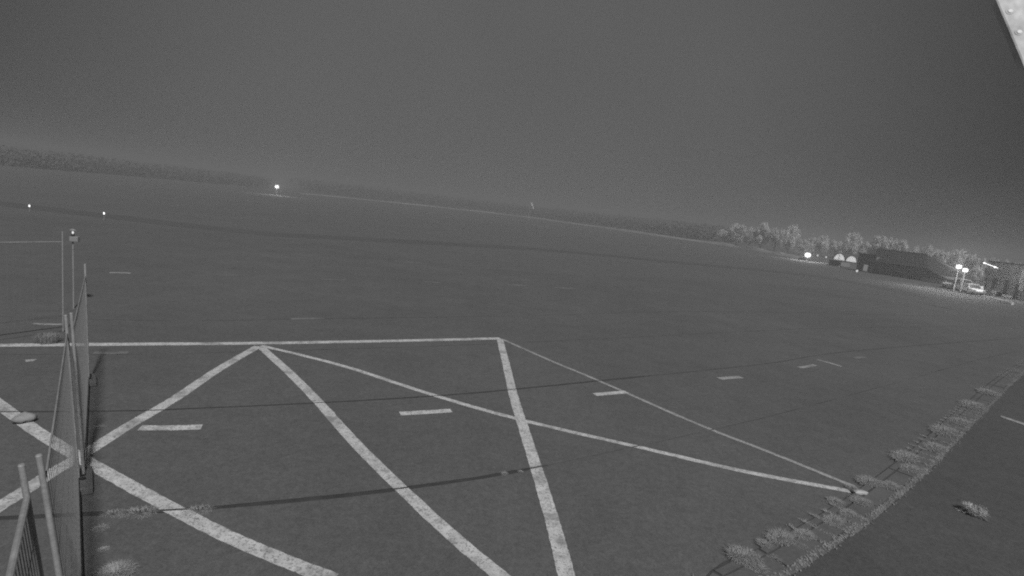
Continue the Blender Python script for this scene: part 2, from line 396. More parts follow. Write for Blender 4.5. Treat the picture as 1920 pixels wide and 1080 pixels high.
# ================================================================== WIRE FENCE
Hf = 2.7
PB = [Vector((-.22, -.10, 0)), Vector((-3.15, 3.80, 0)), Vector((-6.35, 7.70, 0)), Vector((-9.38, 11.60, 0)), Vector((-12.83, 15.1, 0))]
PT = [Vector((-.55, -.06, Hf)), Vector((-3.51, 3.78, Hf)), Vector((-6.58, 7.76, Hf)), Vector((-9.68, 11.88, Hf)), Vector((-12.81, 15.1, Hf))]
def fence_panel(i0, i1, label, B=None, T=None, r=.021, o0=0, o1=0, rt=.008, wr=.0022, sp_=.14):
    B = B or PB; T = T or PT
    b0, b1, t0, t1 = B[i0], B[i1], T[i0], T[i1]
    d = (b1 - b0).normalized(); ins = .065; sd = Vector((d.y, -d.x, 0))
    b0, t0, b1, t1 = b0 + sd * o0, t0 + sd * o0, b1 + sd * o1, t1 + sd * o1
    b0, b1, t0, t1 = b0 + d * ins, b1 - d * ins, t0 + d * ins, t1 - d * ins
    root = thing('wire_fence', (b0 + b1) / 2, label, 'fence panel', 'wire fence panels')
    for b, t in ((b0, t0), (b1, t1)):
        o = MB().tube(b + (t - b) * .01, t, r, n=12).build('post', M['steel'], root, smooth=False)
        MB().tube(t, t + Vector((0, 0, .012)), r * 1.12, r * .8, n=12).build('cap', M['steel'], o)
    lo, hi = .06, .905
    MB().tube(b0.lerp(t0, hi), b1.lerp(t1, hi), rt, n=10).build('top_rail', M['steel'], root)
    MB().tube(b0.lerp(t0, lo), b1.lerp(t1, lo), .012, n=8).build('bottom_rail', M['cable'], root)
    ws = MB(); L = (b1 - b0).length; nW = int(L / sp_)
    for i in range(1, nW):
        f = i / nW; ws.tube(b0.lerp(b1, f).lerp(t0.lerp(t1, f), lo), b0.lerp(b1, f).lerp(t0.lerp(t1, f), hi), wr, n=4)
    for k in range(1, 7):
        f = lo + (hi - lo) * k / 7; ws.tube(b0.lerp(t0, f) + Vector((.006, .004, 0)), b1.lerp(t1, f) + Vector((.006, .004, 0)), wr * .75, n=4)
    tag(ws.build('wire_mesh', M['wire'], root), kind='stuff')
    return root
fence_panel(0, 1, 'wire fence panel in the bottom corner, nearest of the row, with thick sloping rail', o1=-.045, rt=.022, wr=.0034, sp_=.10)
fence_panel(1, 2, 'second wire fence panel of the row, between the near post pair and middle post pair', o0=.045, o1=-.03)
fence_panel(2, 3, 'third wire fence panel of the row, ending at the thin lone post', o0=.03)
d_ = Vector((-.57, -1.35, 0)).normalized()
fence_panel(0, 1, 'wire fence panel turned outward at the far end of the row, thin level top rail',
            [PB[4] + d_ * .05, PB[4] + d_ * 5.1], [PT[4] + Vector((0, 0, .24)) + d_ * .05, PT[4] + Vector((0, 0, .24)) + d_ * 5.1], .018, rt=.014, wr=.0011)
# clamp that ties the near post pair
c0 = PB[1].lerp(PT[1], .60); dd = (PB[2] - PB[1]).normalized()
cl = thing('fence_clamp', c0, 'pale metal clamp tying the near pair of fence posts together', 'clamp')
cs = Vector((dd.y, -dd.x, 0)); MB().tube(c0 - dd * .11 - cs * .13 + Vector((.03, -.03, 0)), c0 + dd * .11 + cs * .13 + Vector((.03, -.03, 0)), .02, n=8).build('bar', M['concrete'], cl)
for s_ in (-1, 1):
    q = c0 + dd * .065 * s_ + Vector((dd.y, -dd.x, 0)) * .045 * s_
    MB().tube(q + Vector((0, 0, -.03)), q + Vector((0, 0, .03)), .036, n=12).build('collar', M['pale'], cl)
MB().tube(c0 + Vector((.05, .03, -.05)), c0 + Vector((.06, .04, .05)), .012, n=6).build('bolt', M['pale'], cl)
def foot(P, label, L=.75):
    r_ = math.atan2(dd.y, dd.x)
    root = thing('ballast_block', (P.x, P.y, .012), label, 'fence foot', 'concrete fence feet')
    o = MB().box((P.x, P.y, .075), (L, .24, .125), r_).build('block', M['block'], root, bevel=.02)
    for s_ in (-1, 1):
        q = P + dd * .065 * s_
        MB().tube((q.x, q.y, .13), (q.x, q.y, .155), .04, n=10).build('socket', M['cable'], root)
foot(PB[2] + Vector((.02, 0, 0)), 'grey concrete fence foot under the middle post pair')
foot(PB[3] + Vector((.02, 0, 0)), 'grey concrete fence foot under the thin lone post', .6)
# sack on the painted line behind the fence, and a lamp unit at the far fence corner
sb = MB(); c = G(43, 792); bmv = []
for i in range(7):
    for j in range(12):
        th = math.pi * i / 6; ph = 2 * math.pi * j / 12
        r_ = 1 + .22 * math.sin(3 * ph + .8) + .12 * math.sin(5 * ph)
        bmv.append((c.x + (.155 * r_ * math.cos(ph) + .03) * math.sin(th), c.y + (.17 * r_ * math.sin(ph)) * math.sin(th), .10 + .085 * math.cos(th) * (1 + .2 * math.sin(4 * ph))))
sb.add(bmv, [(i * 12 + j, (i + 1) * 12 + j, (i + 1) * 12 + (j + 1) % 12, i * 12 + (j + 1) % 12) for i in range(6) for j in range(12)])
tag(sb.build('sandbag', M['sack'], smooth=True), 'pale lumpy sandbag lying on the painted line behind the fence', 'sandbag')

def point(root, loc, power, size=.15):
    ld = bpy.data.lights.new('lamp_light', 'POINT'); ld.energy = power; ld.shadow_soft_size = size
    o = bpy.data.objects.new('lamp_light', ld); C.objects.link(o); o.parent = root
    o.location = Vector(loc) - Vector(ORG[root.name]); return o
Lp = AT(136.5, 436, 17.6); base = Vector((Lp.x, Lp.y, .01))
un = thing('corner_lamp', base, 'small lit lamp with pale box on a thin pole at the fence corner', 'lamp')
MB().tube(base, (Lp.x, Lp.y, Lp.z - .3), .022, n=8).build('pole', M['steel'], un)
MB().box((Lp.x + .06, Lp.y, Lp.z - .21), (.24, .18, .17), .3).build('housing', M['hdoor'], un, bevel=.015)
MB().tube((Lp.x, Lp.y, Lp.z - .12), (Lp.x, Lp.y, Lp.z - .06), .05, n=10).build('neck', M['cable'], un)
MB().ball((Lp.x, Lp.y, Lp.z), .036, 10, (.8, .8, 1.3)).build('bulb', M['lit'], un)
MB().tube((Lp.x, Lp.y, Lp.z + .08), (Lp.x, Lp.y, Lp.z + .12), .10, .03, n=12).build('hood', M['hdoor'], un)
for (x, y, yb, lab) in ((55, 386, 397, 'small lit marker lamp on a stake, nearest the picture edge'), (195, 400, 413, 'small lit marker lamp on a stake above the end of the fence')):
    b = G(x, yb); t = AT(x, y, b.y)
    q = thing('marker_lamp', b, lab, 'marker lamp', 'edge marker lamps')
    MB().tube(b, (t.x, t.y, t.z - .12), .03, n=6).build('stake', M['steel'], q)
    MB().tube((t.x, t.y, t.z - .14), (t.x, t.y, t.z - .1), .06, n=10).build('base_ring', M['cable'], q)
    MB().ball((t.x, t.y, t.z), .075, 10, (.75, .75, 1.4)).build('globe', M['lamp_small'], q)

# ================================================================== WEEDS
def tuft_mesh(n_, r, h, flat_=.5, wd=.004):
    mb = MB()
    for _ in range(n_):
        a = random.uniform(0, 2 * math.pi); rr = r * .75 * math.sqrt(random.random()); bx, by = rr * math.cos(a), rr * math.sin(a)
        b_ = a + random.gauss(0, .5); L = r * random.uniform(.12, .6); hh = h * random.uniform(.3, 1) * (1 - flat_ * L / r * .5)
        sx, sy = -math.sin(b_) * wd, math.cos(b_) * wd; pts = []
        for t, k in ((0, 1), (.5, .8), (1, .08)):
            x = bx + math.cos(b_) * L * t; y = by + math.sin(b_) * L * t; z = hh * (2.2 * t - 1.5 * t * t)
            pts += [(x + sx * k, y + sy * k, z), (x - sx * k, y - sy * k, z)]
        mb.add(pts, [(0, 1, 3, 2), (2, 3, 5, 4)])
    return mb
TUFTS = []
for (n_, r, h, f_) in ((1100, .27, .09, .6), (700, .22, .045, .7), (380, .18, .03, .8), (160, .22, .02, .9), (500, .27, .3, .2)):
    o = tuft_mesh(n_, r, h, f_).build('grass_tuft', M['weed_dim'] if n_ == 500 else M['weed'] if n_ > 500 else M['weed_d']); TUFTS.append(o)
used = [False] * 5
def tuft(k, x, y, s, label, z=.03, sx=1, rot=None):
    if used[k]: o = TUFTS[k].copy(); C.objects.link(o)
    else: o = TUFTS[k]; used[k] = True
    p = G(x, y, z); o.location = p; o.scale = (s * sx, s, s); o.rotation_euler.z = random.uniform(0, 6.28) if rot is None else rot
    return tag(o, label, 'grass tuft', 'weed tufts')
tuft(0, 1393, 1046, 1.0, 'largest spiky grass tuft, beside the drain near the bottom edge', .012)
tuft(1, 1462, 1008, .95, 'broad flat grass tuft on the drain just above the largest tuft', sx=1.5, rot=.7)
tuft(1, 1432, 1020, .6, 'small tuft squeezed between the largest tuft and the broad flat one')
tuft(2, 1508, 1002, .9, 'flat weed on the gutter slab just right of the broad flat tuft', sx=1.5, rot=.6)
tuft(2, 1415, 1062, .9, 'low ragged weed just below the largest tuft', sx=1.3)
tuft(3, 1452, 1048, .6, 'thin curled weed on the gutter slab near the bottom edge')
tuft(3, 1500, 1022, .6, 'faint thin weed beside the worn white edge line')
tuft(2, 1563, 976, .95, 'weed on the gutter slab midway between broad flat tuft and pale stone', sx=1.6, rot=.7)
tuft(2, 1590, 962, .8, 'weed on the gutter slab next below the pale stone', sx=1.5, rot=.7)
tuft(2, 1566, 940, .9, 'weed on the apron edge next to the shallow line end', sx=1.2, rot=.8)
tuft(1, 1613, 940, .9, 'bushy weed directly below the pale stone', sx=1.2, rot=.7)
tuft(2, 1598, 915, .8, 'small weed where the two converging lines meet the drain')
tuft(1, 1627, 903, 1.05, 'bushy weed directly above the pale stone', sx=1.4, rot=.7)
tuft(2, 1668, 910, 1.0, 'weed on the gutter slab just right of the pale stone', sx=1.6, rot=.7)
tuft(1, 1695, 857, 1.3, 'long pale weed patch on apron edge, first big one above the stone', sx=1.8, rot=.75)
tuft(2, 1706, 878, 1.1, 'weed on the gutter slab below the long pale weed patch', sx=1.7, rot=.75)
tuft(1, 1768, 808, 1.5, 'long pale weed patch on apron edge, second above the stone', sx=1.9, rot=.78)
tuft(2, 1752, 838, 1.3, 'weed on the gutter slab between the two long pale patches', sx=1.8, rot=.78)
tuft(2, 1800, 790, 1.5, 'weed in the drain right above the second long pale patch', sx=1.8, rot=.78)
tuft(1, 1822, 760, 1.6, 'dim weed patch in the far part of the drain', sx=2.0, rot=.8)
tuft(2, 1850, 735, 1.8, 'farthest dim weed patch in the drain', sx=2.0, rot=.8)
lone = tuft_mesh(520, .2, .26, .15, .006)
for (a, L) in ((2.9, .34), (3.2, .25), (4.9, .33), (4.6, .22), (5.9, .2), (1.9, .16), (.4, .14)):
    for k in range(9):
        a2 = a + random.gauss(0, .09); l2 = L * random.uniform(.6, 1); sx, sy = -math.sin(a2) * .006, math.cos(a2) * .006
        lone.add([(sx, sy, .02), (-sx, -sy, .02), (math.cos(a2) * l2 * .6 - sx, math.sin(a2) * l2 * .6 - sy, .05), (math.cos(a2) * l2, math.sin(a2) * l2, .012)], [(0, 1, 2, 3)])
lo_ = lone.build('grass_tuft', M['weed_pale']); lo_.location = G(1826, 964, .017)
tag(lo_, 'lone pale weed on the dark pavement with straggling shoots', 'grass tuft', 'weed tufts')
tuft(0, 216, 1076, .82, 'pale grass tuft at the bottom edge beside the fence strip', .012)
tuft(2, 194, 1030, .4, 'small shaggy tuft on the fence strip edge', .012)
tuft(3, 188, 990, .5, 'sparse tuft on the fence strip edge, below the weedy joint', .012)
tuft(3, 262, 961, .85, 'flat weed in the near joint beside the thick painted line', .012, sx=1.5, rot=.35)
tuft(3, 372, 957, .7, 'weed in the near joint just beyond the thick painted line', .012, sx=1.5, rot=.35)
tuft(3, 212, 963, .55, 'thin weed in the near joint closest to the fence', .012, sx=1.4, rot=.35)
tuft(2, 946, 888, .38, 'tiny weed at the end of the dark joint', .012, sx=1.3)
tuft(2, 976, 884, .32, 'tiny weed between the dark joint end and the steep painted line', .012)
tuft(3, 186, 800, .5, 'dim weed beside the fence above the crossing lines', .012)
tuft(4, 90, 642, 1.15, 'dim rounded bush of weeds behind the fence on the level line', .012)
# pale stone where the lines meet
c = G(1612, 928); st = MB(); vs_ = []
for i in range(6):
    for j in range(10):
        th = math.pi * i / 5; ph = 2 * math.pi * j / 10; r_ = 1 + .2 * math.sin(2 * ph + 1) + .13 * math.sin(5 * ph + i)
        vs_.append((c.x + .14 * r_ * math.sin(th) * math.cos(ph), c.y + .085 * r_ * math.sin(th) * math.sin(ph), .055 + .05 * math.cos(th)))
st.add(vs_, [(i * 10 + j, (i + 1) * 10 + j, (i + 1) * 10 + (j + 1) % 10, i * 10 + (j + 1) % 10) for i in range(5) for j in range(10)])
tag(st.build('stone', M['pale']), 'small pale stone in the drain where two lines meet', 'stone')
# scattered low weeds along the drain
lw = MB()
for i in range(16000):
    k = int(len(DL) * random.random() ** 1.2 * .8); o_ = random.choice((0.0, .02, .17, .17, .35, .52, .55)) + random.gauss(0, .05)
    p = off(DL[max(0, k - 1):k + 2], o_)[min(1, k)] + Vector((random.uniform(-.1, .1), random.uniform(-.1, .1), 0)) * .3
    if math.sin(k * .45) + .7 * math.sin(k * .17 + 1) < -.1: continue
    a = random.uniform(0, 6.28); L = random.uniform(.03, .12); h_ = random.uniform(.005, .035)
    lw.add([(p.x - .005, p.y, .028), (p.x + .005, p.y, .028), (p.x + math.cos(a) * L, p.y + math.sin(a) * L, .03 + h_)], [(0, 1, 2)])
tag(lw.build('low_weeds', M['weed_d']), 'short weeds sprouting from the drain joints', 'weeds', kind='stuff')

rb = MB()
for i in range(2200):
    k = int(len(DL) * min(.999, abs(random.gauss(0, .28)))); p = off(DL[max(0, k - 1):k + 2], random.gauss(.56, .045))[min(1, k)]
    p = p + (DL[min(len(DL) - 1, k + 1)] - DL[max(0, k - 1)]) * random.uniform(-.5, .5)
    s_ = random.uniform(.005, .017); rb.box((p.x, p.y, .026 + s_ * .3), (s_ * 2, s_ * random.uniform(1, 2), s_), random.uniform(0, 3))
tag(rb.build('gravel', M['sack']), 'loose pale gravel scattered along the worn edge line', 'gravel', kind='stuff')

# ================================================================== BUILDINGS ACROSS THE FIELD
Z = Vector((0, 0, 1))
# --- hangar
A, B = G(1603, 507), G(1771, 533); f = plane_fn(A, B); along = (B - A).normalized(); back = Vector((-along.y, along.x, 0))
if back.dot(A) < 0: back = -back
H_ = thing('hangar', (A + B) / 2, 'large dark hangar with a long sheet roof in front of the trees', 'hangar')
def gz(x, y): p = f(x, y); return Vector((p.x, p.y, 0))
def foot_of(x, y): p = f(x, y); return Vector((p.x, p.y, .01))
wp = [(1641, 0), (1738, 0)]
c1 = f(1641, 505); c2 = f(1741, 505)
w_ = MB(); hh = 2.6
b0, b1 = Vector((c1.x, c1.y, .01)), Vector((c2.x, c2.y, .01))
w_.prism([b0, b1, b1 + Z * hh, b0 + Z * hh], back * 11).build('wall', M['hwall'], H_)
rl, rr = f(1646, 463), f(1735, 482); el, er = f(1634, 478), f(1772, 524)
ol = back * 4.5
rf = MB()
zr = (rl.z + rr.z) / 2
fr_ = plane_fn(A + ol, B + ol); R0, R1 = fr_(1646, 463), fr_(1736, 482); zr = (R0.z + R1.z) / 2
def up(p, z): return Vector((p.x, p.y, z))
f0 = up(b0, hh - .15) - back * .7 - along * .5; f1 = up(b1, hh - .15) - back * .7 + along * .3
k0 = up(b0, hh - .15) + back * 11.7 - along * .5; k1 = up(b1, hh - .15) + back * 11.7 + along * .3
r0, r1 = up(R0, zr), up(R1, zr); th = Z * .18
rf.add([f0, f1, r1, r0, k0, k1, f0 - th, f1 - th, r1 - th, r0 - th, k0 - th, k1 - th],
       [(0, 1, 2, 3), (3, 2, 5, 4), (7, 6, 9, 8), (8, 9, 10, 11), (0, 6, 7, 1), (4, 5, 11, 10), (0, 3, 9, 6), (3, 4, 10, 9), (1, 7, 8, 2), (2, 8, 11, 5)])
roof = rf.build('roof', M['roof'], H_)
MB().tube(r0 + Z * .03, r1 + Z * .03, .14, n=6).build('ridge_cap', M['roof'], roof)
ns = 15
for i in range(1, ns):                                             # standing seams of the near slope
    MB().tube(f0.lerp(f1, i / ns) + Z * .02, r0.lerp(r1, i / ns) + Z * .02, .05, n=4).build('seam', M['roof'], roof)
g0_, g1_ = b0 + Z * hh, b0 + Z * hh + back * 11
MB().prism([g0_, g1_, up(R0, zr - .2) + along * .1], along * .12).build('gable', M['hwall'], H_)
g0_, g1_ = b1 + Z * hh, b1 + Z * hh + back * 11
MB().prism([g0_ - along * .12, g1_ - along * .12, up(R1, zr - .2) - along * .2], along * .12).build('gable', M['hwall'], H_)
# lean-to roof falling away at the far end
q0 = f1.lerp(r1, .97); lt = MB(); e0 = f(1773, 523); e0.z = max(.5, e0.z)
lt.hexa([f1 - Z * .22 , e0 - Z * .2, e0 - Z * .2 + back * 9, r1 - Z * .25 + back * .1], [f1 - Z * .03, e0, e0 + back * 9, r1 - Z * .03 + back * .1])
lt.build('side_roof', M['roof'], H_)
MB().prism([b1 + along * .3, b1 + along * 5.8, b1 + along * 5.8 + Z * .45, b1 + along * .3 + Z * 2.0], back * 7).build('side_wall', M['hwall'], H_)
L = (b1 - b0).length
for i, (u0_, u1_, h_, mt) in enumerate(((.04, .17, 2.0, 'hdoor'), (.22, .42, 2.2, 'hdoor'), (.45, .65, 2.2, 'hdoor'), (.70, .92, 2.2, 'hdoor'))):
    a, b = b0.lerp(b1, u0_) - back * .004, b0.lerp(b1, u1_) - back * .004
    dr = MB().prism([a, b, b + Z * h_, a + Z * h_], -back * .09).build('door', M[mt], H_)
    for k in range(1, 4):
        q = a.lerp(b, k / 4) - back * .095
        MB().prism([q - along * .04, q + along * .04, q + along * .04 + Z * (h_ - .1), q - along * .04 + Z * (h_ - .1)], -back * .04).build('rib', M['hwall'], dr)
# --- annex
a0 = f(1605, 505); a0 = up(a0, .01); a1 = up(f(1639, 505), .01); ht = f(1606, 474).z
AN = thing('annex', (a0 + a1) / 2, 'flat roofed dark annex between the lit arches and the hangar', 'building')
MB().prism([a0, a1, a1 + Z * (ht - .2), a0 + Z * (ht - .2)], back * 7).build('wall', M['hwall'], AN)
p0, p1 = up(a0, ht - .198) - along * .2 - back * .25, up(a1, ht - .198) + along * .1 - back * .25
MB().prism([p0, p1, p1 + Z * .22, p0 + Z * .22], back * 7.4).build('roof', M['roof'], AN)
def wall_rect(root, fn, x0, y0, x1, y1, depth, mat, name, bk_, frame=None):
    pts = [fn(x0, y1), fn(x1, y1), fn(x1, y0), fn(x0, y0)]
    zb, zt = (pts[0].z + pts[1].z) / 2, (pts[2].z + pts[3].z) / 2
    pts = [up(pts[0], zb), up(pts[1], zb), up(pts[1], zt), up(pts[0], zt)]
    fr = MB()
    if frame:
        al = (pts[1] - pts[0]).normalized(); e = .09
        o = fr.prism([pts[0] - al * e - Z * e, pts[1] + al * e - Z * e, pts[2] + al * e + Z * e, pts[3] - al * e + Z * e], -bk_ * depth).build(name, M[frame], root)
        pane = [p - bk_ * (depth + .002) for p in pts]
        MB().prism(pane, -bk_ * .03).build('pane', M[mat], o); return o
    return MB().prism([p - bk_ * .003 for p in pts], -bk_ * depth).build(name, M[mat], root)
wall_rect(AN, f, 1618, 496, 1626, 508, .06, 'lit_dim', 'window', back, 'hdoor')
wall_rect(AN, f, 1629, 500, 1636, 512, .06, 'hdoor', 'door', back)
# low pale wall beside the hangar
lwA, lwB = up(f(1737, 519), .01) - back * 1.4, up(f(1781, 531), .01) - back * 1.4
LW = thing('low_wall', (lwA + lwB) / 2, 'low pale wall below the sloping end of the hangar roof', 'wall')
MB().prism([lwA, lwB, lwB + Z * .75, lwA + Z * .75], back * .25).build('wall', M['pale'], LW)
MB().prism([lwA + Z * .752 - back * .05, lwB + Z * .752 - back * .05, lwB + Z * .83 - back * .05, lwA + Z * .83 - back * .05], back * .35).build('coping', M['concrete'], LW)

# --- arched shelters
A2, B2 = G(1560, 486), G(1608, 493.5); f2 = plane_fn(A2, B2); al2 = (B2 - A2).normalized(); bk2 = Vector((-al2.y, al2.x, 0))
if bk2.dot(A2) < 0: bk2 = -bk2
def arch(x0, x1, ytop, label, number=None):
    a, b = f2(x0, 488), f2(x1, 490); a, b = up(a, .01), up(b, .01); c_ = (a + b) / 2; r_ = (b - a).length / 2; h_ = f2((x0 + x1) / 2, ytop).z
    root = thing('arched_shelter', c_, label, 'shelter', 'arched shelters')
    K = 18
    arc = lambda s_, z0=0: [c_ + al2 * (-math.cos(math.pi * i / K) * r_ * s_) + Z * (math.sin(math.pi * i / K) * h_ * s_ + z0) for i in range(K + 1)]
    o, inn = arc(1.12), arc(1.0); mb = MB()
    vs2 = o + inn + [p + bk2 * 8 for p in o] + [p + bk2 * 8 for p in inn]; n_ = K + 1; fs = []
    for i in range(K):
        fs += [(i, i + 1, n_ + i + 1, n_ + i), (i, 2 * n_ + i, 2 * n_ + i + 1, i + 1), (n_ + i, n_ + i + 1, 3 * n_ + i + 1, 3 * n_ + i), (2 * n_ + i, 3 * n_ + i, 3 * n_ + i + 1, 2 * n_ + i + 1)]
    mb.add(vs2, fs).build('vault', M['shelter'], root)
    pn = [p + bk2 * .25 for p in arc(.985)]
    e_ = MB().prism(pn, bk2 * .1).build('end_panel', M['lit'], root)  # panel emission stands in for floodlight falling on white skin
    MB().prism([a - al2 * r_ * .1 + bk2 * .02 - Z * .0, b + al2 * r_ * .1 + bk2 * .02, b + al2 * r_ * .1 + bk2 * .02 + Z * .12, a - al2 * r_ * .1 + bk2 * .02 + Z * .12], bk2 * .2).build('sill', M['shelter'], root)
    if number:
        fc = bpy.data.curves.new('number', 'FONT'); fc.body = number; fc.size = h_ * .85; fc.extrude = .02; fc.align_x = 'CENTER'
        tmp = bpy.data.objects.new('tmp', fc); me_ = bpy.data.meshes.new_from_object(tmp); bpy.data.objects.remove(tmp)
        fo = bpy.data.objects.new('number', me_); C.objects.link(fo); me_.materials.clear(); me_.materials.append(M['dark'])
        fo.parent = root
        mt = Matrix((al2, Z, -bk2)).transposed().to_4x4(); mt.translation = (c_ + bk2 * .2 + Z * h_ * .22 - al2 * r_ * .1) - c_
        fo.matrix_local = mt
    return root
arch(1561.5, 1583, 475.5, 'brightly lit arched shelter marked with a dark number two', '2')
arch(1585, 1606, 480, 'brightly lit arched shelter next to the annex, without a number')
# crate-like container in front of the arches
cA, cB = G(1553, 497), G(1577, 501); fc_ = plane_fn(cA, cB); ac = (cB - cA).normalized(); bc = Vector((-ac.y, ac.x, 0)); bc = bc if bc.dot(cA) > 0 else -bc
CT = thing('container', (cA + cB) / 2, 'low pale storage container in front of the numbered arch', 'container')
hc = 1.25
MB().prism([cA + Z * .25, cB + Z * .25, cB + Z * hc, cA + Z * hc], bc * 2.2).build('body', M['hdoor'], CT)
MB().prism([cA - bc * .08 - ac * .05 + Z * (hc + .002), cB - bc * .08 + ac * .05 + Z * (hc + .002), cB - bc * .08 + ac * .05 + Z * (hc + .1), cA - bc * .08 - ac * .05 + Z * (hc + .1)], bc * 2.4).build('lid', M['concrete'], CT)
for t in (0.0, .86): MB().prism([cA.lerp(cB, t) + Z * .01, cA.lerp(cB, t + .14) + Z * .01, cA.lerp(cB, t + .14) + Z * .248, cA.lerp(cB, t) + Z * .248], bc * 2.2).build('skid', M['concrete'], CT)
MB().prism([cA + Z * .01 - bc * .5, cB + Z * .01 - bc * .5, cB + Z * .16 - bc * .5, cA + Z * .16 - bc * .5], bc * .2).build('kerb', M['white'], CT)
MB().prism([cB - ac * .5 - bc * .003 + Z * .3, cB - bc * .003 + Z * .3, cB - bc * .003 + Z * hc * .97, cB - ac * .5 - bc * .003 + Z * hc * .97], -bc * .05).build('end_board', M['white'], CT)

# --- right-hand building
A3 = G(1844, 551); B3 = A3 + Vector((.37, -.93, 0)) * 10; f3 = plane_fn(A3, B3); al3 = (B3 - A3).normalized(); bk3 = Vector((-al3.y, al3.x, 0)); bk3 = bk3 if bk3.dot(A3) > 0 else -bk3
BD = thing('flat_roofed_building', (A3 + B3) / 2, 'boxy dark building with tall openings at the picture edge', 'building')
zt = f3(1848, 491).z; e3 = B3 + al3 * 14
MB().prism([up(A3, .01), up(e3, .01), up(e3, zt), up(A3, zt)], bk3 * 12).build('wall', M['bwall'], BD)
q0, q1 = up(A3, zt + .002) - al3 * .25 - bk3 * .25, up(e3, zt + .002) + al3 * .2 - bk3 * .25
pr = MB().prism([q0, q1, q1 + Z * .28, q0 + Z * .28], bk3 * 12.5).build('parapet', M['roof'], BD)
for (x0, x1, y0, y1) in ((1857.5, 1864, 521, 546), (1879, 1886, 524, 552), (1898, 1904, 532, 562)):
    wall_rect(BD, f3, x0, y0, x1, y1, .12, 'glass', 'window', bk3, 'bwall')
wall_rect(BD, f3, 1907, 505, 1919, 545, .10, 'hdoor', 'shutter', bk3)
wall_rect(BD, f3, 1876.5, 552, 1897, 565, .14, 'pale', 'pale_panel', bk3)
lA, lB = f3(1849, 493.5) - bk3 * .4, f3(1874, 503) - bk3 * .4
lt3 = thing('strip_light', (lA + lB) / 2, 'bright strip light along the roof edge of the boxy building', 'lamp')
MB().tube(lA, lB, .045, n=8).build('tube', M['lamp_small'], lt3)
MB().prism([lA + Z * .07 - bk3 * .06, lB + Z * .07 - bk3 * .06, lB + Z * .13 - bk3 * .06, lA + Z * .13 - bk3 * .06], bk3 * .2).build('cover', M['hwall'], lt3)
for p in (lA, lA.lerp(lB, .8)): MB().ball(p - bk3 * .05, .15, 10, (1, 1, .8)).build('lamp_head', M['lamp'], lt3)
kA, kB = G(1839, 557), G(1896, 572)
KR = thing('white_kerb', (kA + kB) / 2, 'long white kerb on the ground before the boxy building', 'kerb')
for i in range(6):
    a, b = kA.lerp(kB, i / 6 + .004), kA.lerp(kB, (i + 1) / 6 - .004)
    MB().prism([up(a, .01), up(b, .01), up(b, .32), up(a, .32)], bk3 * .5).build('kerb_stone', M['white'], KR)
pb = f3(1869.5, 556) - bk3 * .9; pb.z = .01
PP = thing('potted_plant', pb, 'small pale potted plant against the boxy building wall', 'plant')
MB().tube(pb, pb + Z * .35, .16, .22, n=10).build('pot', M['hdoor'], PP)
pl = tuft_mesh(120, .45, .8, .2, .035); pl.v = [(v[0] + pb.x, v[1] + pb.y, v[2] + .33) for v in pl.v]; pl.build('foliage', M['tree_l'], PP)
# small cabinet between cars and building
cb = G(1838, 549.5)
CB = thing('cabinet', cb, 'small pale cabinet with a lit front beside the boxy building', 'cabinet')
MB().box((cb.x, cb.y, 1.0), (1.1, .8, 1.8), .7).build('body', M['hdoor'], CB, bevel=.04)
MB().box((cb.x - .02, cb.y, 1.96), (1.25, .95, .1), .7).build('top', M['pale'], CB)
MB().box((cb.x - .35, cb.y - .42, .9), (.4, .1, .4), -.86).build('lit_front', M['lit'], CB)

# --- lamps across the field
def floodlight(x, y, yb, label, power, head=.42, Y=None, arm=None):
    b = G(x, yb); b.z = .01; t = AT(x, y, b.y)
    root = thing('floodlight', b, label, 'floodlight', 'lit lamps on poles')
    top = Vector((b.x, b.y, t.z))
    MB().tube(b, top + Z * .05, .08, .05, n=8).build('pole', M['hwall'], root)
    MB().tube(b, b + Z * .12, .2, n=10).build('base_plate', M['concrete'], root)
    v = Vector((-b.x, -b.y, -1.0)).normalized(); s_ = v.cross(Z).normalized()
    c_ = top + v * .12; u_ = s_.cross(v)
    hd = [c_ + s_ * (i * head) + u_ * (j * head * .8) for i, j in ((-1, -1), (1, -1), (1, 1), (-1, 1))]
    o = MB().prism(hd, -v * .16).build('lamp_head', M['hwall'], root)
    gl_ = [c_ + v * .012 + s_ * (math.cos(a) * head * .95) + u_ * (math.sin(a) * head * .85) for a in [2 * math.pi * i / 16 for i in range(16)]]
    MB().prism(gl_, v * .02).build('glass', M['lamp'], o)
    MB().tube(top - s_ * head * 1.1 + u_ * .1, top + s_ * head * 1.1 + u_ * .1, .04, n=6).build('bracket', M['pale'], root)
    if power: point(root, c_ + v * .5, power, .3)
    return root
floodlight(1512.5, 478, 489, 'brightest floodlight, alone at the end of the grassy bank', 4000, .72)
floodlight(1787, 499, 547, 'lit lamp pole behind the white cars, nearer the hangar', 1900, .36)
floodlight(1800, 505.5, 549, 'lit lamp pole behind the white cars, nearer the boxy building', 1900, .34)
floodlight(518.5, 350, 366, 'single far floodlight on the left beyond the field', 3000, .75)
for (x, y, yb, lab) in ((1533, 479, 489, 'tiny lamp just beside the brightest floodlight'), (1549, 482, 494, 'tiny lamp above the end of the pale container'), (1607, 508, 512, 'tiny lamp low on the ground before the annex')):
    b = G(x, yb); t = AT(x, y, b.y); q = thing('garden_lamp', b, lab, 'lamp', 'tiny ground lamps')
    MB().tube(b, t, .05, n=6).build('stake', M['pale'], q)
    MB().ball(t, .22, 8).build('globe', M['lit'], q)
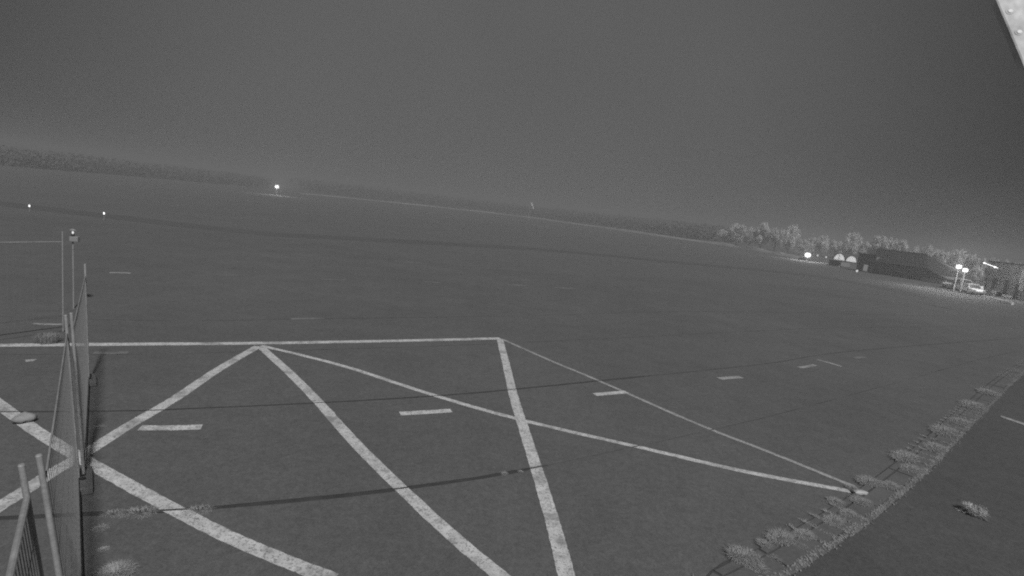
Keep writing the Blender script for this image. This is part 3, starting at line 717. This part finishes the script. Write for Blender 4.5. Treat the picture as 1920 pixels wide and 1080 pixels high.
# mast behind the brightest floodlight
b = G(1516, 487); b.z = .01; t = AT(1523, 447, b.y); t = Vector((b.x, b.y, t.z))
MS = thing('antenna_mast', b, 'thin pale mast rising behind the brightest floodlight', 'mast')
MB().tube(b, t, .09, .05, n=6).build('pole', M['pale'], MS)
MB().tube(t - Z * 1.5, t - Z * 1.3 + Vector((.5, 0, 0)), .05, n=5).build('yard_arm', M['pale'], MS)
MB().tube(t, t + Z * .3, .03, n=5).build('tip', M['pale'], MS)
# windsock
b = AT(990.5, 412, 285); b.z = .01; t = AT(998.5, 380, 285)
WS = thing('windsock', b, 'limp pale windsock on a thin pole beyond the grass', 'windsock')
top = Vector((b.x, b.y, t.z))
MB().tube(b, top, .11, .07, n=6).build('pole', M['pale'], WS)
hoop = top + Vector((.35, 0, -.1))
MB().tube(top, hoop, .06, n=5).build('arm', M['pale'], WS)
sk = MB(); pts = [hoop + Vector((.10, 0, -.05)), hoop + Vector((.5, 0, -.9)), hoop + Vector((1.1, 0, -1.9)), hoop + Vector((1.75, 0, -3.1))]; rad = (.62, .56, .48, .34)
for i in range(3): sk.tube(pts[i], pts[i + 1], rad[i], rad[i + 1], n=10)
sk.build('sock', M['white'], WS)

# ================================================================== PARKED CARS
def car(loc, rz, label, van=False):
    root = thing('parked_car', (0, 0, 0), label, 'car', 'white cars parked by the lamps')
    Lc, W, hb = 4.0, 1.72, .86
    prof = [(-2.0, .32), (2.0, .32), (2.03, .62), (1.9, .78), (1.05, .90), (-1.6, .92), (-1.98, .86), (-2.04, .6)]
    body = MB().prism([(x, -W / 2, z) for x, z in prof], (0, W, 0)).build('body', M['white'], root, bevel=.06)
    hr = 1.48 if not van else 1.85
    xf, xr = (.95, -1.55) if not van else (1.35, -1.95)
    cab = [(xf, .88), (xf - .62, hr), (xr + .28, hr), (xr, .90)]
    m2 = MB(); n_ = 4
    m2.add([(x, -W / 2 + .04, z) if z < 1 else (x, -W / 2 + .18, z) for x, z in cab] + [(x, W / 2 - .04, z) if z < 1 else (x, W / 2 - .18, z) for x, z in cab],
           [(0, 1, 2, 3), (7, 6, 5, 4)] + [(i, 4 + i, 4 + (i + 1) % 4, (i + 1) % 4) for i in range(4)])
    cabin = m2.build('cabin', M['white'], root, bevel=.05)
    for s_ in (-1, 1):
        y = s_ * (W / 2 - .045)
        for (u0_, u1_) in ((.12, .47), (.53, .9)):
            a0_, a1_ = xr + (xf - xr) * u0_, xr + (xf - xr) * u1_
            t0_, t1_ = xr + .28 + (xf - .62 - xr - .28) * u0_, xr + .28 + (xf - .62 - xr - .28) * u1_
            MB().prism([(a0_, y + s_ * .0, .95), (a1_, y, .95), (t1_, y - s_ * .12, hr - .1), (t0_, y - s_ * .12, hr - .1)], (0, s_ * .02, 0)).build('window', M['glass'], cabin)
        MB().box((2.0, s_ * .62, .68), (.12, .34, .16)).build('headlight', M['pale'], root, bevel=.02)
        MB().box((-2.0, s_ * .66, .74), (.1, .22, .22)).build('tail_light', M['dark'], root)
        MB().box((.85, s_ * (W / 2 + .08), .98), (.14, .16, .12)).build('mirror', M['white'], root, bevel=.03)
        for x in (-1.25, 1.25):
            wh = MB().tube((x, s_ * (W / 2 - .2), .31), (x, s_ * (W / 2 + .012), .31), .31, n=18).build('wheel', M['tyre'], root)
            MB().tube((x, s_ * (W / 2 + .013), .31), (x, s_ * (W / 2 + .03), .31), .19, n=14).build('rim', M['concrete'], wh)
    MB().prism([(xf - .06, -W / 2 + .14, .95), (xf - .06, W / 2 - .14, .95), (xf - .57, W / 2 - .25, hr - .07), (xf - .57, -W / 2 + .25, hr - .07)], (.03, 0, .025)).build('windscreen', M['glass'], cabin)
    MB().prism([(xr + .04, -W / 2 + .14, .97), (xr + .04, W / 2 - .14, .97), (xr + .25, W / 2 - .25, hr - .1), (xr + .25, -W / 2 + .25, hr - .1)], (-.03, 0, .015)).build('rear_window', M['glass'], cabin)
    MB().box((2.03, 0, .45), (.1, 1.6, .2)).build('bumper', M['pale'], root, bevel=.03)
    root.location = loc; root.rotation_euler.z = rz
    return root
p = G(1820, 551); car((p.x, p.y, .012), R(255), 'white car nearest the boxy building, parked below the lamp poles')
p = G(1803, 545.5); car((p.x, p.y, .012), R(250), 'white tall van between the two white cars', van=True)
p = G(1789, 541); car((p.x, p.y, .012), R(195), 'white car farthest left of the parked cars, nearest the hangar')

# ================================================================== TREES
def tree_mesh(seed, nclump, nleaf, asp):
    rnd = random.Random(seed); cl_ = []
    for _ in range(nclump):
        a = rnd.uniform(0, 6.283); z = rnd.uniform(-.85, .95); r_ = math.sqrt(max(0, 1 - z * z)) * rnd.uniform(.35, .95)
        cl_.append((r_ * math.cos(a) * .5 * asp, r_ * math.sin(a) * .5 * asp, .58 + z * .36, rnd.uniform(.13, .22)))
    mb = MB()
    for _ in range(nleaf):
        x, y, z, r_ = rnd.choice(cl_)
        v = Vector((rnd.gauss(0, 1), rnd.gauss(0, 1), rnd.gauss(0, 1))).normalized() * r_ * rnd.uniform(.6, 1.05)
        c_ = Vector((x, y, z)) + v; n_ = (v.normalized() + Vector((rnd.uniform(-1, 1), rnd.uniform(-1, 1), rnd.uniform(-1, 1))) * .6).normalized()
        u = n_.orthogonal().normalized(); w_2 = n_.cross(u); s_ = rnd.uniform(.015, .028); a = rnd.uniform(0, 6.28)
        u, w_2 = u * math.cos(a) + w_2 * math.sin(a), w_2 * math.cos(a) - u * math.sin(a)
        mb.add([c_ - u * s_ * 1.4, c_ + w_2 * s_ * .8, c_ + u * s_ * 1.4, c_ - w_2 * s_ * .8], [(0, 1, 2, 3)])
    tk = MB(); tk.tube((0, 0, 0), (.01, 0, .4), .028, .018, n=7)
    for c_ in cl_[:9]: tk.tube((.01, 0, .26 + .1 * rnd.random()), c_[:3], .012, .004, n=5)
    return tk, mb
TV = []
for i in range(6):
    tk, mb = tree_mesh(50 + i, 24 + i * 2, 4500, (1.0, .85, 1.15, .9, 1.05, .75)[i])
    root = thing('tree', (0, 0, 0), 'x', 'tree', 'trees behind the hangar'); mt = M['tree_l'] if i in (0, 3) else M['tree']
    tk.build('trunk', M['bark'], root); mb.build('crown', mt, root)
    TV.append(root)
tu = [False] * 6
def tree(x, ytop, wpx, Y, k, label):
    t = AT(x, ytop, Y); h_ = t.z
    if tu[k]: o = copy_tree(TV[k])
    else: o = TV[k]; tu[k] = True
    Wm = wpx / FPX * Y * .98
    o.location = (t.x, t.y, 0); o.scale = (Wm, Wm, h_); o.rotation_euler.z = random.uniform(0, 6.28)
    tag(o, label, 'tree', 'trees behind the hangar')
TL = [(1362, 432, 34, 235, 1, 'faintest dim tree at the start of the row, above the grassy bank'), (1386, 421, 36, 225, 2, 'second dim tree of the row, above the grassy bank'),
      (1410, 428, 30, 232, 4, 'third dim tree of the row, above the grassy bank'), (1433, 420, 38, 215, 5, 'fourth dim tree of the row, taller, above the bank end'),
      (1459, 430, 30, 210, 1, 'fifth dim tree of the row, short of the bright floodlight'), (1486, 425, 30, 195, 0, 'pale rounded tree shortly before the brightest floodlight'),
      (1508, 450, 24, 205, 4, 'small tree directly behind the brightest floodlight'), (1528, 447, 26, 208, 2, 'small tree beside the thin mast'),
      (1546, 443, 24, 206, 3, 'narrow tree between mast and numbered arch'), (1570, 452, 28, 210, 1, 'low tree right above the numbered arch'),
      (1599, 439, 36, 200, 0, 'tallest round pale tree, above the second arch'), (1628, 456, 28, 190, 4, 'tree above the flat annex roof'),
      (1652, 444, 32, 160, 3, 'tree above the high end of the hangar ridge'), (1674, 449, 28, 156, 2, 'tree above the first third of the hangar ridge'),
      (1694, 453, 28, 150, 5, 'tree above the middle of the hangar ridge'), (1716, 463, 22, 146, 1, 'small tree above the second half of the hangar ridge'),
      (1741, 462, 26, 140, 4, 'tree at the low end of the hangar ridge'), (1762, 470, 28, 136, 2, 'tree above the sloping end roof of the hangar'),
      (1782, 474, 26, 128, 3, 'tree behind the first lamp pole'), (1800, 471, 32, 124, 0, 'pointed tree behind the second lamp pole'),
      (1822, 479, 28, 118, 5, 'tree above the parked white cars'), (1834, 500, 24, 112, 3, 'low leafy tree touching the corner of the boxy building'), (1812, 512, 26, 114, 0, 'low pale tree right behind the parked cars'),
      (1840, 485, 22, 116, 1, 'tree peeking over the corner of the boxy building'),
      (1866, 487, 20, 112, 2, 'tree above the strip light of the boxy building'), (1884, 490, 24, 110, 4, 'tree above the middle of the boxy building'), (1908, 495, 24, 106, 5, 'last tree of the row, at the picture edge')]
for a in TL: tree(*a)
# far woods that read as one dark mass
def wood(name, P, h0, n_, label, size, sp_):
    P = resample(P, 200); mb = MB(); rnd = random.Random(3)
    for _ in range(n_):
        k = rnd.random() * 198.9; i = int(k); p = P[i].lerp(P[i + 1], k - i)
        hh_ = (h0(k / 199)) * (.8 + .14 * math.sin(k * .9) + .1 * math.sin(k * 2.3 + 1) + .08 * math.sin(k * 5.1)) * math.sqrt(rnd.random())
        c_ = Vector((p.x + rnd.uniform(-sp_, sp_), p.y + rnd.uniform(-sp_, sp_), max(.2, hh_)))
        s_ = size * rnd.uniform(.6, 1.3); u = Vector((rnd.gauss(0, 1), rnd.gauss(0, 1), rnd.gauss(0, 1))).normalized(); v = u.orthogonal().normalized()
        mb.add([c_ - u * s_, c_ + v * s_ * .7, c_ + u * s_, c_ - v * s_ * .7], [(0, 1, 2, 3)])
    return tag(mb.build(name, M['wood_far']), label, 'woodland', kind='stuff')
wood('treeline', [Vector((-260, 170, 0)), Vector((-196, 196, 0)), Vector((-206, 275, 0)), Vector((-190, 390, 0))], lambda t: 6.6 + 1.2 * t, 40000, 'long low dark wood beyond the field on the left', .5, 12)
wood('treeline', [Vector((-170, 420, 0)), Vector((-60, 470, 0)), Vector((20, 465, 0)), Vector((85, 330, 0)), Vector((100, 262, 0))], lambda t: 10 - 2 * t, 30000, 'distant dark wood behind the windsock and grassy bank', .7, 12)

# ================================================================== EAVE SHEET CLOSE ABOVE THE CAMERA
nrm = Vector((-.30, -.88, .34)).normalized(); cpos = Vector((0, 0, CAM_H)); q0 = cpos + ray(1890, 60) * 1.15
def onp(x, y):
    d = ray(x, y); return cpos + d * ((q0 - cpos).dot(nrm) / d.dot(nrm))
EV = thing('eave_sheet', onp(1890, 60), 'pale metal eave sheet with two screws crossing the top corner', 'eave')
poly = [onp(1850, -40), onp(1938, 168), onp(2240, 120), onp(2190, -180)]
MB().prism(poly, -nrm * .02).build('sheet', M['plate'], EV, bevel=.004)
for (x, y) in ((1894, 21), (1911, 60)):
    p = onp(x, y); o = MB().tube(p - nrm * .002, p + nrm * .0006, .008, n=16).build('washer', M['plate'], EV)
    MB().tube(p + nrm * .0005, p + nrm * .0016, .0055, .004, n=12).build('screw_head', M['bright'], o)
MB().tube(onp(1912, -30) + nrm * .001, onp(1990, 150) + nrm * .001, .002, n=8).build('fold', M['plate'], EV)

# ================================================================== NIGHT HAZE
HAZE = 0.0034
if HAZE:
    hz = MB().box((0, 420, 7.5), (1000, 1000, 17)).build('haze', M['white']); hz.data.materials.clear()
    m_ = bpy.data.materials.new('haze'); m_.use_nodes = True; t = m_.node_tree; t.nodes.clear()
    pv_ = t.nodes.new('ShaderNodeVolumePrincipled'); pv_.inputs['Color'].default_value = (.54, .54, .54, 1); pv_.inputs['Density'].default_value = HAZE
    o_ = t.nodes.new('ShaderNodeOutputMaterial'); t.links.new(pv_.outputs[0], o_.inputs['Volume'])
    hz.data.materials.append(m_); tag(hz, 'thin night haze over the airfield', 'haze', kind='stuff')
